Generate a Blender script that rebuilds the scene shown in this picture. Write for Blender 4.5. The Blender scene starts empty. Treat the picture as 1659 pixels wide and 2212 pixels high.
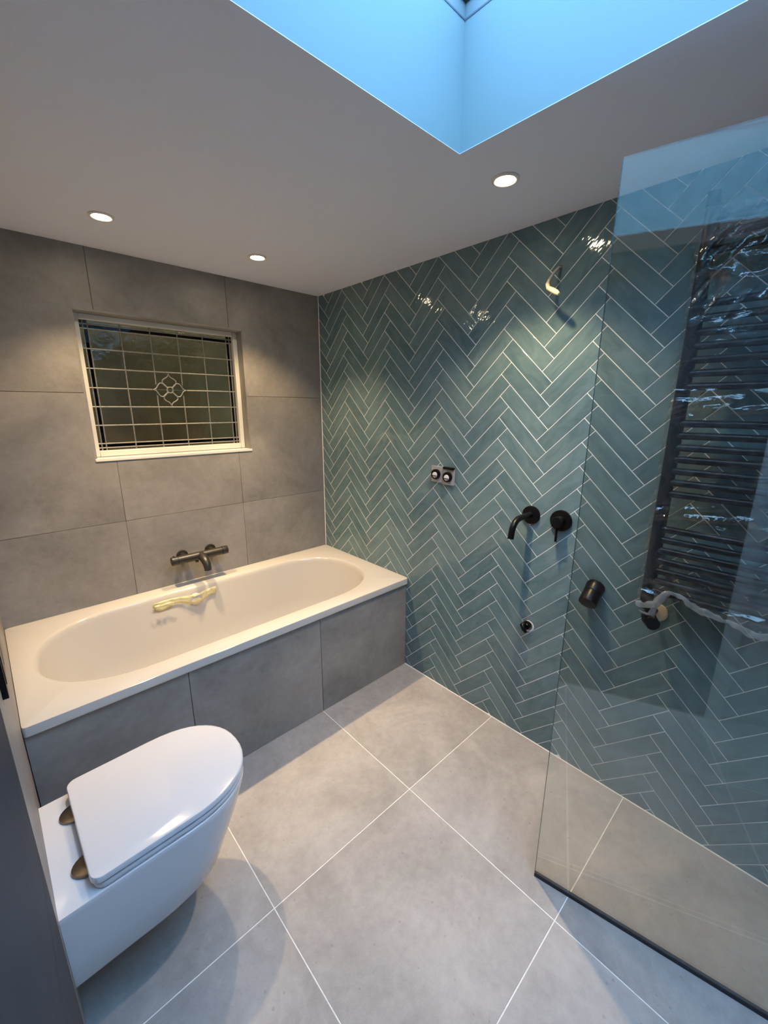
import bpy, bmesh, math, random
from mathutils import Vector, Matrix, noise

random.seed(7)
SC = bpy.context.scene
COL = SC.collection
PI = math.pi
V = Vector

# ----------------------------------------------------------------- camera
FPX = 890.2334
CAM = V((-1.58286985, -2.28975958, 1.49020795))
MR = ((0.73134025, -0.68200477, 0.00330526),      # camera right
      (0.16532975, 0.18198714, 0.9693022),        # camera up
      (0.66167024, 0.70834326, -0.2458502))       # camera forward
cd = bpy.data.cameras.new('camera')
cd.sensor_fit = 'HORIZONTAL'; cd.sensor_width = 36.0
cd.lens = FPX / 1659.0 * 36.0
cd.clip_start = 0.01
cam = bpy.data.objects.new('camera', cd); COL.objects.link(cam)
r_, u_, f_ = (V(m) for m in MR)
cam.matrix_world = Matrix(((r_.x, u_.x, -f_.x, CAM.x), (r_.y, u_.y, -f_.y, CAM.y),
                           (r_.z, u_.z, -f_.z, CAM.z), (0, 0, 0, 1)))
SC.camera = cam

# ----------------------------------------------------------------- sky, exposure
w = bpy.data.worlds.new('dusk_sky'); SC.world = w; w.use_nodes = True
bg = w.node_tree.nodes['Background']
bg.inputs['Color'].default_value = (0.31, 0.585, 1.0, 1)      # clear blue dusk sky
bg.inputs['Strength'].default_value = 13.5
SC.view_settings.view_transform = 'Standard'
SC.view_settings.look = 'None'
SC.view_settings.exposure = 0.0
SC.view_settings.gamma = 1.0
SC.view_settings.use_curve_mapping = False

BEAM_WATTS, SPILL_WATTS = 82.0, 34.0     # each lamp: a narrow beam and a wide spill
LAMP_COLOR = (1.0, 0.715, 0.395)

# room
H = 2.144            # ceiling height
YF = -3.45           # front wall (behind the camera)
def xl(y): return -1.69 - 0.026 * y      # left wall is a degree and a half out of square
SKX0, SKX1, SKY0, SKY1 = -1.42, -0.553, -3.10, -1.477
SKZ = 2.424

# ----------------------------------------------------------------- node helpers
def new_mat(name):
    m = bpy.data.materials.new(name); m.use_nodes = True
    nt = m.node_tree
    for n in list(nt.nodes): nt.nodes.remove(n)
    out = nt.nodes.new('ShaderNodeOutputMaterial')
    return m, nt, out

def nd(nt, t, **kw):
    n = nt.nodes.new(t)
    for k, v in kw.items():
        if k.startswith('_'): setattr(n, k[1:], v)
        else: n.inputs[k.replace('__', ' ')].default_value = v
    return n

def lk(nt, a, ao, b, bi): nt.links.new(a.outputs[ao], b.inputs[bi])

def plain(name, col, rough=0.5, metal=0.0, spec=0.5, coat=0.0, bump=0.0, bscale=60.0, var=0.0):
    m, nt, out = new_mat(name)
    p = nd(nt, 'ShaderNodeBsdfPrincipled', Roughness=rough, Metallic=metal)
    p.inputs['Base Color'].default_value = (*col, 1)
    p.inputs['Specular IOR Level'].default_value = spec
    p.inputs['Coat Weight'].default_value = coat
    lk(nt, p, 'BSDF', out, 'Surface')
    g = nd(nt, 'ShaderNodeNewGeometry')
    n = nd(nt, 'ShaderNodeTexNoise', Scale=bscale, Detail=4.0)
    lk(nt, g, 'Position', n, 'Vector')
    if var:
        r = nd(nt, 'ShaderNodeValToRGB')
        r.color_ramp.elements[0].position = 0.3; r.color_ramp.elements[1].position = 0.7
        r.color_ramp.elements[0].color = (*[c * (1 - var) for c in col], 1)
        r.color_ramp.elements[1].color = (*[min(1, c * (1 + var)) for c in col], 1)
        lk(nt, n, 'Fac', r, 'Fac'); lk(nt, r, 'Color', p, 'Base Color')
    if bump:
        b = nd(nt, 'ShaderNodeBump', Strength=1.0, Distance=bump)
        lk(nt, n, 'Fac', b, 'Height'); lk(nt, b, 'Normal', p, 'Normal')
    return m

def concrete(name, dark, light, rough=0.42, fleck=0.25, scale=1.0, spec=0.5):
    """grey concrete-look porcelain: cloudy grey, fine grain, small chips; every tile gets its own cut of the cloud"""
    m, nt, out = new_mat(name)
    p = nd(nt, 'ShaderNodeBsdfPrincipled', Roughness=rough)
    p.inputs['Specular IOR Level'].default_value = spec
    g = nd(nt, 'ShaderNodeNewGeometry'); oi = nd(nt, 'ShaderNodeObjectInfo')
    mul = nd(nt, 'ShaderNodeVectorMath', _operation='MULTIPLY_ADD')
    comb = nd(nt, 'ShaderNodeCombineXYZ')
    for ax in 'XYZ': lk(nt, oi, 'Random', comb, ax)
    lk(nt, comb, 'Vector', mul, 0); mul.inputs[1].default_value = (17.3, 41.1, 29.7); lk(nt, g, 'Position', mul, 2)
    n1 = nd(nt, 'ShaderNodeTexNoise', Scale=3.2 * scale, Detail=7.0, Roughness=0.62, Distortion=0.6)
    n2 = nd(nt, 'ShaderNodeTexNoise', Scale=34.0 * scale, Detail=5.0, Roughness=0.65)
    n3 = nd(nt, 'ShaderNodeTexNoise', Scale=380.0, Detail=2.0)
    for n in (n1, n2, n3): lk(nt, mul, 'Vector', n, 'Vector')
    a = nd(nt, 'ShaderNodeMath', _operation='MULTIPLY_ADD'); lk(nt, n2, 'Fac', a, 0); a.inputs[1].default_value = 0.38; lk(nt, n1, 'Fac', a, 2)
    a2 = nd(nt, 'ShaderNodeMath', _operation='MULTIPLY_ADD'); lk(nt, n3, 'Fac', a2, 0); a2.inputs[1].default_value = 0.22; lk(nt, a, 'Value', a2, 2)
    r = nd(nt, 'ShaderNodeValToRGB')
    r.color_ramp.elements[0].position = 0.52; r.color_ramp.elements[1].position = 1.04
    r.color_ramp.elements[0].color = (*dark, 1); r.color_ramp.elements[1].color = (*light, 1)
    lk(nt, a2, 'Value', r, 'Fac')
    vo = nd(nt, 'ShaderNodeTexVoronoi', Scale=55.0 * scale, Randomness=1.0); lk(nt, mul, 'Vector', vo, 'Vector')
    sep = nd(nt, 'ShaderNodeSeparateColor'); lk(nt, vo, 'Color', sep, 0)
    siz = nd(nt, 'ShaderNodeMapRange'); lk(nt, sep, 'Red', siz, 0); siz.inputs[1].default_value = 0.86; siz.inputs[4].default_value = 0.26
    fl = nd(nt, 'ShaderNodeMath', _operation='LESS_THAN'); lk(nt, vo, 'Distance', fl, 0); lk(nt, siz, 0, fl, 1)
    fm = nd(nt, 'ShaderNodeMath', _operation='MULTIPLY'); lk(nt, fl, 'Value', fm, 0); fm.inputs[1].default_value = fleck
    mx = nd(nt, 'ShaderNodeMix', _data_type='RGBA', _blend_type='MIX')
    lk(nt, fm, 'Value', mx, 0); lk(nt, r, 'Color', mx, 6)
    mx.inputs[7].default_value = (*[c * 0.55 for c in dark], 1)
    lk(nt, mx, 2, p, 'Base Color')
    b = nd(nt, 'ShaderNodeBump', Strength=0.5, Distance=0.0006); lk(nt, n2, 'Fac', b, 'Height'); lk(nt, b, 'Normal', p, 'Normal')
    lk(nt, p, 'BSDF', out, 'Surface')
    return m

def glazed(name):
    """hand-made look gloss green tile: rippled glaze, each tile a slightly different green"""
    m, nt, out = new_mat(name)
    p = nd(nt, 'ShaderNodeBsdfPrincipled', Roughness=0.05)
    p.inputs['IOR'].default_value = 1.52
    tc = nd(nt, 'ShaderNodeTexCoord'); oi = nd(nt, 'ShaderNodeObjectInfo')
    comb = nd(nt, 'ShaderNodeCombineXYZ')
    for ax in 'XYZ': lk(nt, oi, 'Random', comb, ax)
    mul = nd(nt, 'ShaderNodeVectorMath', _operation='MULTIPLY_ADD')
    lk(nt, comb, 'Vector', mul, 0); mul.inputs[1].default_value = (13.1, 37.7, 23.9); lk(nt, tc, 'Object', mul, 2)
    sc = nd(nt, 'ShaderNodeVectorMath', _operation='MULTIPLY'); lk(nt, mul, 'Vector', sc, 0); sc.inputs[1].default_value = (0.45, 1.0, 1.0)
    n1 = nd(nt, 'ShaderNodeTexNoise', Scale=22.0, Detail=4.0, Roughness=0.6, Distortion=0.8); lk(nt, sc, 'Vector', n1, 'Vector')
    n2 = nd(nt, 'ShaderNodeTexNoise', Scale=30.0, Detail=2.5, Roughness=0.55); lk(nt, sc, 'Vector', n2, 'Vector')
    mixf = nd(nt, 'ShaderNodeMath', _operation='MULTIPLY_ADD'); lk(nt, oi, 'Random', mixf, 0); mixf.inputs[1].default_value = 0.22; lk(nt, n1, 'Fac', mixf, 2)
    r = nd(nt, 'ShaderNodeValToRGB')
    r.color_ramp.elements[0].position = 0.32; r.color_ramp.elements[1].position = 0.90
    r.color_ramp.elements[0].color = (0.084, 0.150, 0.166, 1); r.color_ramp.elements[1].color = (0.168, 0.252, 0.262, 1)
    lk(nt, mixf, 'Value', r, 'Fac'); lk(nt, r, 'Color', p, 'Base Color')
    b = nd(nt, 'ShaderNodeBump', Strength=1.0, Distance=0.0019); lk(nt, n2, 'Fac', b, 'Height')
    lk(nt, b, 'Normal', p, 'Normal')
    lk(nt, p, 'BSDF', out, 'Surface')
    return m

def fresnel_fac(nt, ior):
    """surface reflectance of a thin sheet, the same from both of its faces"""
    g = nd(nt, 'ShaderNodeNewGeometry')
    mr = nd(nt, 'ShaderNodeMapRange'); lk(nt, g, 'Backfacing', mr, 0)
    mr.inputs[3].default_value = ior; mr.inputs[4].default_value = 1.0 / ior
    f = nd(nt, 'ShaderNodeFresnel'); lk(nt, mr, 0, f, 'IOR')
    return f

def sheet(name, tint, ior=1.5, rough=0.0, haze=0.0, bump=0.0, bscale=30.0, stretch=(1, 1, 1)):
    m, nt, out = new_mat(name)
    t = nd(nt, 'ShaderNodeBsdfTransparent'); t.inputs['Color'].default_value = (*tint, 1)
    gl = nd(nt, 'ShaderNodeBsdfGlossy', Roughness=rough); gl.inputs['Color'].default_value = (1, 1, 1, 1)
    f = fresnel_fac(nt, ior)
    base = t
    if haze:
        d = nd(nt, 'ShaderNodeBsdfDiffuse'); d.inputs['Color'].default_value = (0.9, 0.9, 0.9, 1)
        mh = nd(nt, 'ShaderNodeMixShader', Fac=haze); lk(nt, t, 0, mh, 1); lk(nt, d, 0, mh, 2); base = mh
    mx = nd(nt, 'ShaderNodeMixShader'); lk(nt, f, 0, mx, 'Fac'); lk(nt, base, 0, mx, 1); lk(nt, gl, 0, mx, 2)
    if bump:
        g = nd(nt, 'ShaderNodeNewGeometry')
        sc = nd(nt, 'ShaderNodeVectorMath', _operation='MULTIPLY'); lk(nt, g, 'Position', sc, 0); sc.inputs[1].default_value = stretch
        n = nd(nt, 'ShaderNodeTexNoise', Scale=bscale, Detail=3.0, Distortion=0.7); lk(nt, sc, 'Vector', n, 'Vector')
        b = nd(nt, 'ShaderNodeBump', Strength=1.0, Distance=bump); lk(nt, n, 'Fac', b, 'Height')
        lk(nt, b, 'Normal', gl, 'Normal'); lk(nt, b, 'Normal', f, 'Normal')
    lk(nt, mx, 0, out, 'Surface')
    return m

def glow(name, col, s):
    m, nt, out = new_mat(name)
    e = nd(nt, 'ShaderNodeEmission', Strength=s); e.inputs['Color'].default_value = (*col, 1)
    lk(nt, e, 0, out, 'Surface')
    return m

M = {}
M['paint'] = plain('sky_tinted_ceiling_paint', (0.80, 0.85, 0.96), 0.75, bump=0.0004, bscale=160)  # white paint with the sky's blue cast put into its colour
M['shaft'] = plain('sky_tinted_shaft_plaster', (0.187, 0.272, 0.272), 0.8)  # plaster darkened to hold the bright sky, whose blue is put into it
M['frame'] = plain('white_gloss_paint', (0.72, 0.70, 0.64), 0.35)
M['skyframe'] = plain('skylight_frame_paint', (0.17, 0.23, 0.24), 0.5)
M['gasket'] = plain('dark_gasket', (0.07, 0.10, 0.13), 0.6)
M['tile_wall'] = concrete('grey_wall_porcelain', (0.180, 0.166, 0.152), (0.325, 0.303, 0.278), 0.45, 0.15)
M['tile_floor'] = concrete('grey_floor_porcelain', (0.250, 0.232, 0.216), (0.430, 0.404, 0.374), 0.55, 0.28)
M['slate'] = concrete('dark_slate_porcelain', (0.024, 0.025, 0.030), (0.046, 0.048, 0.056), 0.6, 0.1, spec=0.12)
M['grout_dark'] = plain('grey_grout', (0.10, 0.092, 0.083), 0.9)
M['grout_light'] = plain('pale_grout', (0.80, 0.77, 0.72), 0.9, var=0.12, bscale=40)
M['grout_white'] = plain('white_grout', (0.86, 0.84, 0.80), 0.9)
M['green'] = glazed('green_glazed_ceramic')
M['acrylic'] = plain('white_bath_acrylic', (0.55, 0.52, 0.475), 0.12, coat=0.3)
M['ceramic'] = plain('white_vitreous_china', (0.64, 0.64, 0.655), 0.07, coat=0.5)
M['seat'] = plain('white_seat_plastic', (0.64, 0.64, 0.655), 0.12, coat=0.3)
M['steel'] = plain('brushed_hinge_metal', (0.20, 0.175, 0.15), 0.28, metal=1.0)
M['black'] = plain('matt_black_brassware', (0.004, 0.0042, 0.005), 0.34, spec=0.22)
M['lamplit_black'] = plain('black_brassware_in_lamplight', (0.022, 0.020, 0.017), 0.36, var=0.15)  # lit copy of the black brassware, the lamps' warm brown put into it
M['rubber'] = plain('black_rubber_seal', (0.012, 0.012, 0.016), 0.5)
M['radiator'] = plain('black_radiator_paint', (0.006, 0.007, 0.008), 0.30, spec=0.35)
M['screen'] = sheet('shower_glass', (0.965, 0.97, 0.93), 2.1)
M['edge'] = plain('glass_edge', (0.05, 0.085, 0.085), 0.15)
M['skyglass'] = sheet('skylight_glass', (0.97, 0.98, 0.99), 1.5)
M['pane'] = sheet('old_wavy_glass', (0.62, 0.54, 0.40), 1.6, 0.02, bump=0.004, bscale=16)
M['darkpane'] = sheet('dark_border_glass', (0.02, 0.02, 0.025), 1.4, 0.02)
M['lead'] = plain('lead_came', (0.30, 0.285, 0.26), 0.45, metal=0.6, var=0.2, bscale=80)
M['film'] = sheet('clear_plastic_film', (0.93, 0.935, 0.94), 1.80, 0.03, haze=0.006, bump=0.0035, bscale=28, stretch=(1, 0.6, 1.5))
M['film_hem'] = sheet('bunched_plastic_film', (0.72, 0.75, 0.77), 1.6, 0.12, haze=0.22, bump=0.003, bscale=60)
M['cream'] = plain('cream_plastic', (0.62, 0.55, 0.42), 0.6)
M['cable'] = plain('grey_cable_sheath', (0.40, 0.38, 0.35), 0.5)
M['tape'] = plain('cream_tape', (0.80, 0.68, 0.44), 0.6, var=0.15, bscale=50)
M['masking'] = plain('yellow_masking_tape', (0.78, 0.70, 0.40), 0.5, var=0.15, bscale=40)
M['clearbox'] = sheet('clear_plastic_cover', (0.80, 0.82, 0.83), 1.6, 0.08, haze=0.28, bump=0.002, bscale=120)
M['chrome'] = plain('bright_metal', (0.65, 0.65, 0.66), 0.15, metal=1.0)
M['plaster'] = plain('pale_plaster', (0.66, 0.64, 0.66), 0.8)
M['ring'] = plain('white_downlight_rim', (0.78, 0.75, 0.70), 0.4)
M['lens'] = glow('lamp_lens', (1.0, 0.84, 0.58), 130.0)
M['yard'] = plain('dark_yard_render', (0.42, 0.27, 0.13), 0.9, var=0.35, bscale=5)
M['door'] = plain('white_door_paint', (0.5, 0.5, 0.5), 0.4)

# ----------------------------------------------------------------- mesh helpers
class MB:
    def __init__(s): s.v = []; s.f = []
    def add(s, vs, fs):
        o = len(s.v); s.v += [tuple(p) for p in vs]; s.f += [tuple(i + o for i in f) for f in fs]; return s
    def box(s, a, b):
        x0, y0, z0 = a; x1, y1, z1 = b
        return s.add([(x0, y0, z0), (x1, y0, z0), (x1, y1, z0), (x0, y1, z0), (x0, y0, z1), (x1, y0, z1), (x1, y1, z1), (x0, y1, z1)],
                     [(0, 3, 2, 1), (4, 5, 6, 7), (0, 1, 5, 4), (1, 2, 6, 5), (2, 3, 7, 6), (3, 0, 4, 7)])
    def prism(s, poly, fn, d0, d1):
        """polygon (2-D, counter-clockwise seen from +d) extruded from d0 to d1; fn maps (a, b, d) to space"""
        n = len(poly)
        return s.add([fn(a, b, d0) for a, b in poly] + [fn(a, b, d1) for a, b in poly],
                     [tuple(range(n - 1, -1, -1)), tuple(range(n, 2 * n))] + [(i, (i + 1) % n, n + (i + 1) % n, n + i) for i in range(n)])
    def tube(s, pts, rad, seg=14, cap=True, flat=1.0, updir=None):
        pts = [V(p) for p in pts]
        if not isinstance(rad, (list, tuple)): rad = [rad] * len(pts)
        rings = []; up = None
        for i, p in enumerate(pts):
            t = (pts[min(i + 1, len(pts) - 1)] - pts[max(i - 1, 0)]).normalized()
            if up is None:
                up = V(updir) if updir else (V((0, 0, 1)) if abs(t.z) < 0.9 else V((1, 0, 0)))
            e1 = (up - t * up.dot(t)).normalized(); up = e1; e2 = t.cross(e1)
            rings.append([p + e1 * (math.cos(2 * PI * k / seg) * rad[i]) + e2 * (math.sin(2 * PI * k / seg) * rad[i] * flat) for k in range(seg)])
        vs = [q for r in rings for q in r]; fs = []
        for i in range(len(rings) - 1):
            for k in range(seg):
                a = i * seg + k; b = i * seg + (k + 1) % seg
                fs.append((a, b, b + seg, a + seg))
        if cap:
            fs.append(tuple(range(seg - 1, -1, -1))); n = (len(rings) - 1) * seg; fs.append(tuple(range(n, n + seg)))
        return s.add(vs, fs)
    def cyl(s, a, b, r, seg=32, r2=None, ch=0.0):
        a, b = V(a), V(b); d = (b - a).normalized(); r2 = r if r2 is None else r2
        if ch:
            return s.tube([a, a + d * 1e-5, b - d * ch, b - d * ch * 0.3, b], [r, r, r2, r2 - ch * 0.3, r2 - ch], seg)
        return s.tube([a, b], [r, r2], seg)
    def loft(s, loops, cap0=True, cap1=True):
        n = len(loops[0]); vs = [q for l in loops for q in l]; fs = []
        for i in range(len(loops) - 1):
            for k in range(n):
                a = i * n + k; b = i * n + (k + 1) % n
                fs.append((a, b, b + n, a + n))
        if cap0: fs.append(tuple(range(n - 1, -1, -1)))
        if cap1: o = (len(loops) - 1) * n; fs.append(tuple(range(o, o + n)))
        return s.add(vs, fs)
    def mesh(s, name, mat, smooth=None):
        me = bpy.data.meshes.new(name); me.from_pydata(s.v, [], s.f)
        bm = bmesh.new(); bm.from_mesh(me); bmesh.ops.recalc_face_normals(bm, faces=bm.faces[:]); bm.to_mesh(me); bm.free()
        me.materials.append(M[mat])
        if smooth is not None:
            for p in me.polygons: p.use_smooth = True
            me.set_sharp_from_angle(angle=math.radians(smooth))
        return me
    def build(s, name, mat, parent=None, smooth=None, bevel=0.0, segs=2):
        o = bpy.data.objects.new(name, s.mesh(name, mat, smooth)); COL.objects.link(o)
        if bevel:
            b = o.modifiers.new('bevel', 'BEVEL'); b.width = bevel; b.segments = segs; b.limit_method = 'ANGLE'; b.angle_limit = math.radians(40)
            if smooth is None:
                for p in o.data.polygons: p.use_smooth = True
                o.data.set_sharp_from_angle(angle=math.radians(35))
        return attach(o, parent)

def attach(o, parent):
    if parent is not None:
        o.parent = parent
        o.matrix_parent_inverse = parent.matrix_basis.inverted()
    return o

def tag(o, label=None, cat=None, group=None, kind=None):
    if label: o['label'] = label
    if cat: o['category'] = cat
    if group: o['group'] = group
    if kind: o['kind'] = kind
    return o

def thing(name, label, cat, loc=(0, 0, 0), rz=0.0, group=None):
    o = bpy.data.objects.new(name, None); COL.objects.link(o)
    o.location = loc; o.rotation_euler = (0, 0, rz); o.empty_display_size = 0.05
    o.matrix_basis = Matrix.Translation(V(loc)) @ Matrix.Rotation(rz, 4, 'Z')
    return tag(o, label, cat, group)

def local(parent, o):
    """a part whose mesh is written in its thing's own coordinates"""
    o.matrix_parent_inverse = Matrix.Identity(4); return o

def clip(poly, a, b, c):
    """keep the side a*x + b*y <= c of a convex polygon"""
    res = []
    for i in range(len(poly)):
        p, q = poly[i], poly[(i + 1) % len(poly)]
        dp, dq = a * p[0] + b * p[1] - c, a * q[0] + b * q[1] - c
        if dp <= 0: res.append(p)
        if (dp < 0 < dq) or (dq < 0 < dp):
            t = dp / (dp - dq); res.append((p[0] + (q[0] - p[0]) * t, p[1] + (q[1] - p[1]) * t))
    out = []
    for p in res:
        if not out or math.hypot(p[0] - out[-1][0], p[1] - out[-1][1]) > 1e-5: out.append(p)
    if len(out) > 1 and math.hypot(out[0][0] - out[-1][0], out[0][1] - out[-1][1]) < 1e-5: out.pop()
    return out

def area(poly):
    return 0.5 * sum(poly[i][0] * poly[(i + 1) % len(poly)][1] - poly[(i + 1) % len(poly)][0] * poly[i][1] for i in range(len(poly)))

def project(p):
    d = V(p) - CAM; z = f_.dot(d)
    if z < 0.05: return None
    return (829.5 + FPX * r_.dot(d) / z, 1106 - FPX * u_.dot(d) / z)

def px_area(pts):
    q = [project(p) for p in pts]
    if any(x is None for x in q): return 0.0
    for a, b, c in ((1, 0, 1659), (-1, 0, 0), (0, 1, 2212), (0, -1, 0)):
        q = clip(q, a, b, c)
        if len(q) < 3: return 0.0
    return abs(area(q))

def tile_mesh_faces(poly, thick, ch):
    """a tile with eased edges: top face, sloping edge, side"""
    n = len(poly)
    cx = sum(p[0] for p in poly) / n; cy = sum(p[1] for p in poly) / n
    # inset the top edge
    ins = []
    for i in range(n):
        p0, p1, p2 = V(poly[i - 1]), V(poly[i]), V(poly[(i + 1) % n])
        d1 = (p1 - p0).normalized(); d2 = (p2 - p1).normalized()
        n1 = V((-d1.y, d1.x)); n2 = V((-d2.y, d2.x))
        k = (n1 + n2); k = k / max(0.35, k.dot(n1)) if k.length > 1e-6 else n1
        ins.append((p1.x + k.x * ch, p1.y + k.y * ch))
    vs = [(x, y, -thick) for x, y in poly] + [(x, y, -ch * 0.6) for x, y in poly] + [(x, y, 0.0) for x, y in ins]
    fs = [tuple(range(2 * n, 3 * n))]
    for i in range(n):
        j = (i + 1) % n
        fs.append((i, j, n + j, n + i)); fs.append((n + i, n + j, 2 * n + j, 2 * n + i))
    return vs, fs

# ================================================================= SETTING
# ---- floor
fl = MB().box((-1.80, YF - 0.1, -0.12), (0.0, 0.10, -0.0009)).build('floor', 'grout_light'); tag(fl, kind='structure')
TG = 0.0032
xs = [-1.80, -1.193, -0.593, 0.0]
ys = [YF, -3.186, -2.586, -1.986, -1.386, -0.786, 0.0]
for i in range(len(xs) - 1):
    for j in range(len(ys) - 1):
        if j == len(ys) - 2: continue                                    # under the bath
        x0 = xs[i] + TG / 2; x1 = xs[i + 1] - (TG / 2 if i < 2 else 0.003)
        y0 = ys[j] + TG / 2; y1 = ys[j + 1] - TG / 2
        if j == len(ys) - 3: y1 = -0.775
        hx, hy = (x1 - x0) / 2, (y1 - y0) / 2
        vs, fs = tile_mesh_faces([(-hx, -hy), (hx, -hy), (hx, hy), (-hx, hy)], 0.0009, 0.0006)
        o = MB().add(vs, fs).build('floor_tile', 'tile_floor', fl)
        o.matrix_parent_inverse = Matrix.Identity(4); o.location = ((x0 + x1) / 2, (y0 + y1) / 2, random.uniform(-0.0001, 0.0001))

# ---- back wall with the window opening
WX0, WX1, WZ0, WZ1 = -1.261, -0.500, 1.246, 1.898
wb = MB()
yb = 0.0015
for a, b in (((-1.85, -0.01), (WX0, H + 0.1)), ((WX1, -0.01), (0.12, H + 0.1)), ((WX0, -0.01), (WX1, WZ0)), ((WX0, WZ1), (WX1, H + 0.1))):
    wb.box((a[0], yb, a[1]), (b[0], 0.16, b[1]))
wb = wb.build('wall_back', 'grout_dark'); tag(wb, kind='structure')
G = 0.0022
def back_fn(a, b, d): return (a, -d, b)            # d counts towards the room
cols = [(-1.692, -1.1773), (-1.1773, -0.5771), (-0.5771, 0.0)]
rows = [(0.345, 0.9456), (0.9456, 1.548), (1.548, H)]
for c, (x0, x1) in enumerate(cols):
    for r, (z0, z1) in enumerate(rows):
        X0, X1, Z0, Z1 = x0 + G / 2, x1 - G / 2, z0 + G / 2, z1 - G / 2
        poly = [(X0, Z0), (X1, Z0), (X1, Z1), (X0, Z1)]
        if r == 1:
            if c == 0: poly = [(X0, Z0), (X1, Z0), (X1, WZ0), (WX0, WZ0), (WX0, Z1), (X0, Z1)]
            if c == 1: poly = [(X0, Z0), (X1, Z0), (X1, WZ0), (X0, WZ0)]
            if c == 2: poly = [(X0, Z0), (X1, Z0), (X1, Z1), (WX1, Z1), (WX1, WZ0), (X0, WZ0)]
        if r == 2:
            if c == 0: poly = [(X0, Z0), (WX0, Z0), (WX0, WZ1), (X1, WZ1), (X1, Z1), (X0, Z1)]
            if c == 1: poly = [(X0, WZ1), (X1, WZ1), (X1, Z1), (X0, Z1)]
            if c == 2: poly = [(WX1, Z0), (X1, Z0), (X1, Z1), (X0, Z1), (X0, WZ1), (WX1, WZ1)]
        MB().prism(poly, back_fn, -0.0014, 0.0).build('tile', 'tile_wall', wb, bevel=0.0006, segs=1)
# reveal tiles
RD = 0.070
for a, b in (((WX0 - 0.001, 0.0, WZ0), (WX0 + 0.009, RD, WZ1)), ((WX1 - 0.009, 0.0, WZ0), (WX1 + 0.001, RD, WZ1)),
             ((WX0 + 0.009, 0.0, WZ1 - 0.009), (WX1 - 0.009, RD, WZ1 + 0.001))):
    MB().box(a, b).build('reveal_tile', 'tile_wall', wb, bevel=0.0006, segs=1)

# ---- left wall (a degree and a half out of square) and the lining beyond the toilet
def left_fn(a, b, d):                             # a along -y, b up, d towards the room
    return (xl(-a) + d, -a, b)
DY0, DY1 = 2.69, 3.39                             # door opening, measured along -y
wl = MB()
wl.prism([(-0.16, -0.01), (DY0, -0.01), (DY0, H + 0.1), (-0.16, H + 0.1)], left_fn, -0.15, -0.0015)
wl.prism([(DY1, -0.01), (-YF + 0.1, -0.01), (-YF + 0.1, H + 0.1), (DY1, H + 0.1)], left_fn, -0.15, -0.0015)
wl.prism([(DY0, 2.02), (DY1, 2.02), (DY1, H + 0.1), (DY0, H + 0.1)], left_fn, -0.15, -0.0015)
wl = wl.build('wall_left', 'grout_dark'); tag(wl, kind='structure')
acols = [(0.0, 0.2), (0.2, 0.8), (0.8, 1.4), (1.4, 1.70)]
for a0, a1 in acols:
    for z0, z1 in [(0.0, 0.345), (0.345, 0.9456), (0.9456, 1.548), (1.548, H)]:
        if a1 <= 0.8 and z1 < 0.4: continue
        MB().prism([(a0 + G / 2, z0 + G / 2), (a1 - G / 2, z0 + G / 2), (a1 - G / 2, z1 - G / 2), (a0 + G / 2, z1 - G / 2)], left_fn, -0.0014, 0.0).build('tile', 'tile_wall', wl, bevel=0.0006, segs=1)
# the tiled nib that stands proud beside the camera
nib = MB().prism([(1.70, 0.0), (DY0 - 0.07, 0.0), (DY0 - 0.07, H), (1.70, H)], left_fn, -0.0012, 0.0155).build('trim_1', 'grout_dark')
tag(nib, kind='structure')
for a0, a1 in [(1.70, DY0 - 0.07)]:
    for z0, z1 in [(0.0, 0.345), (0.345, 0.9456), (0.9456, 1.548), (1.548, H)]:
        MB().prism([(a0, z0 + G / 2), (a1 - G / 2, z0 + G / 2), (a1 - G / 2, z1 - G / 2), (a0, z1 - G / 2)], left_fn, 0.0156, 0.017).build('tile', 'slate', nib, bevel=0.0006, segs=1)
# door behind the camera, only seen mirrored in the glass
dr = MB().prism([(DY0, 0.0), (DY1, 0.0), (DY1, 2.02), (DY0, 2.02)], left_fn, -0.06, -0.02).build('door_1', 'door', bevel=0.002); tag(dr, kind='structure')
for a0, a1, z0, z1 in ((DY0 + 0.1, DY0 + 0.34, 0.25, 0.95), (DY0 + 0.42, DY0 + 0.66, 0.25, 0.95), (DY0 + 0.1, DY0 + 0.34, 1.1, 1.85), (DY0 + 0.42, DY0 + 0.66, 1.1, 1.85)):
    MB().prism([(a0, z0), (a1, z0), (a1, z1), (a0, z1)], left_fn, -0.02, -0.012).build('door_panel', 'door', dr, bevel=0.004)
arch = MB()
arch.prism([(DY0 - 0.07, 0.0), (DY0, 0.0), (DY0, 2.02), (DY0 - 0.07, 2.02)], left_fn, -0.0015, 0.016)
arch.prism([(DY1, 0.0), (DY1 + 0.06, 0.0), (DY1 + 0.06, 2.02), (DY1, 2.02)], left_fn, -0.0015, 0.016)
arch.prism([(DY0 - 0.07, 2.02), (DY1 + 0.06, 2.02), (DY1 + 0.06, 2.09), (DY0 - 0.07, 2.09)], left_fn, -0.0015, 0.016)
tag(arch.build('trim_2', 'door', bevel=0.002), kind='structure')

# ---- front wall behind the camera
wf = MB().box((-1.80, YF - 0.1, -0.01), (0.12, YF - 0.002, H + 0.1)).build('wall_front', 'grout_dark'); tag(wf, kind='structure')
for x0, x1 in [(-1.62, -1.2), (-1.2, -0.6), (-0.6, 0.0)]:
    for z0, z1 in [(0.0, 0.345), (0.345, 0.9456), (0.9456, 1.548), (1.548, H)]:
        MB().prism([(x0 + G / 2, z0 + G / 2), (x0 + G / 2, z1 - G / 2), (x1 - G / 2, z1 - G / 2), (x1 - G / 2, z0 + G / 2)], lambda a, b, d: (a, YF + d, b), -0.0019, 0.0).build('tile', 'tile_wall', wf, bevel=0.0006, segs=1)

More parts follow.
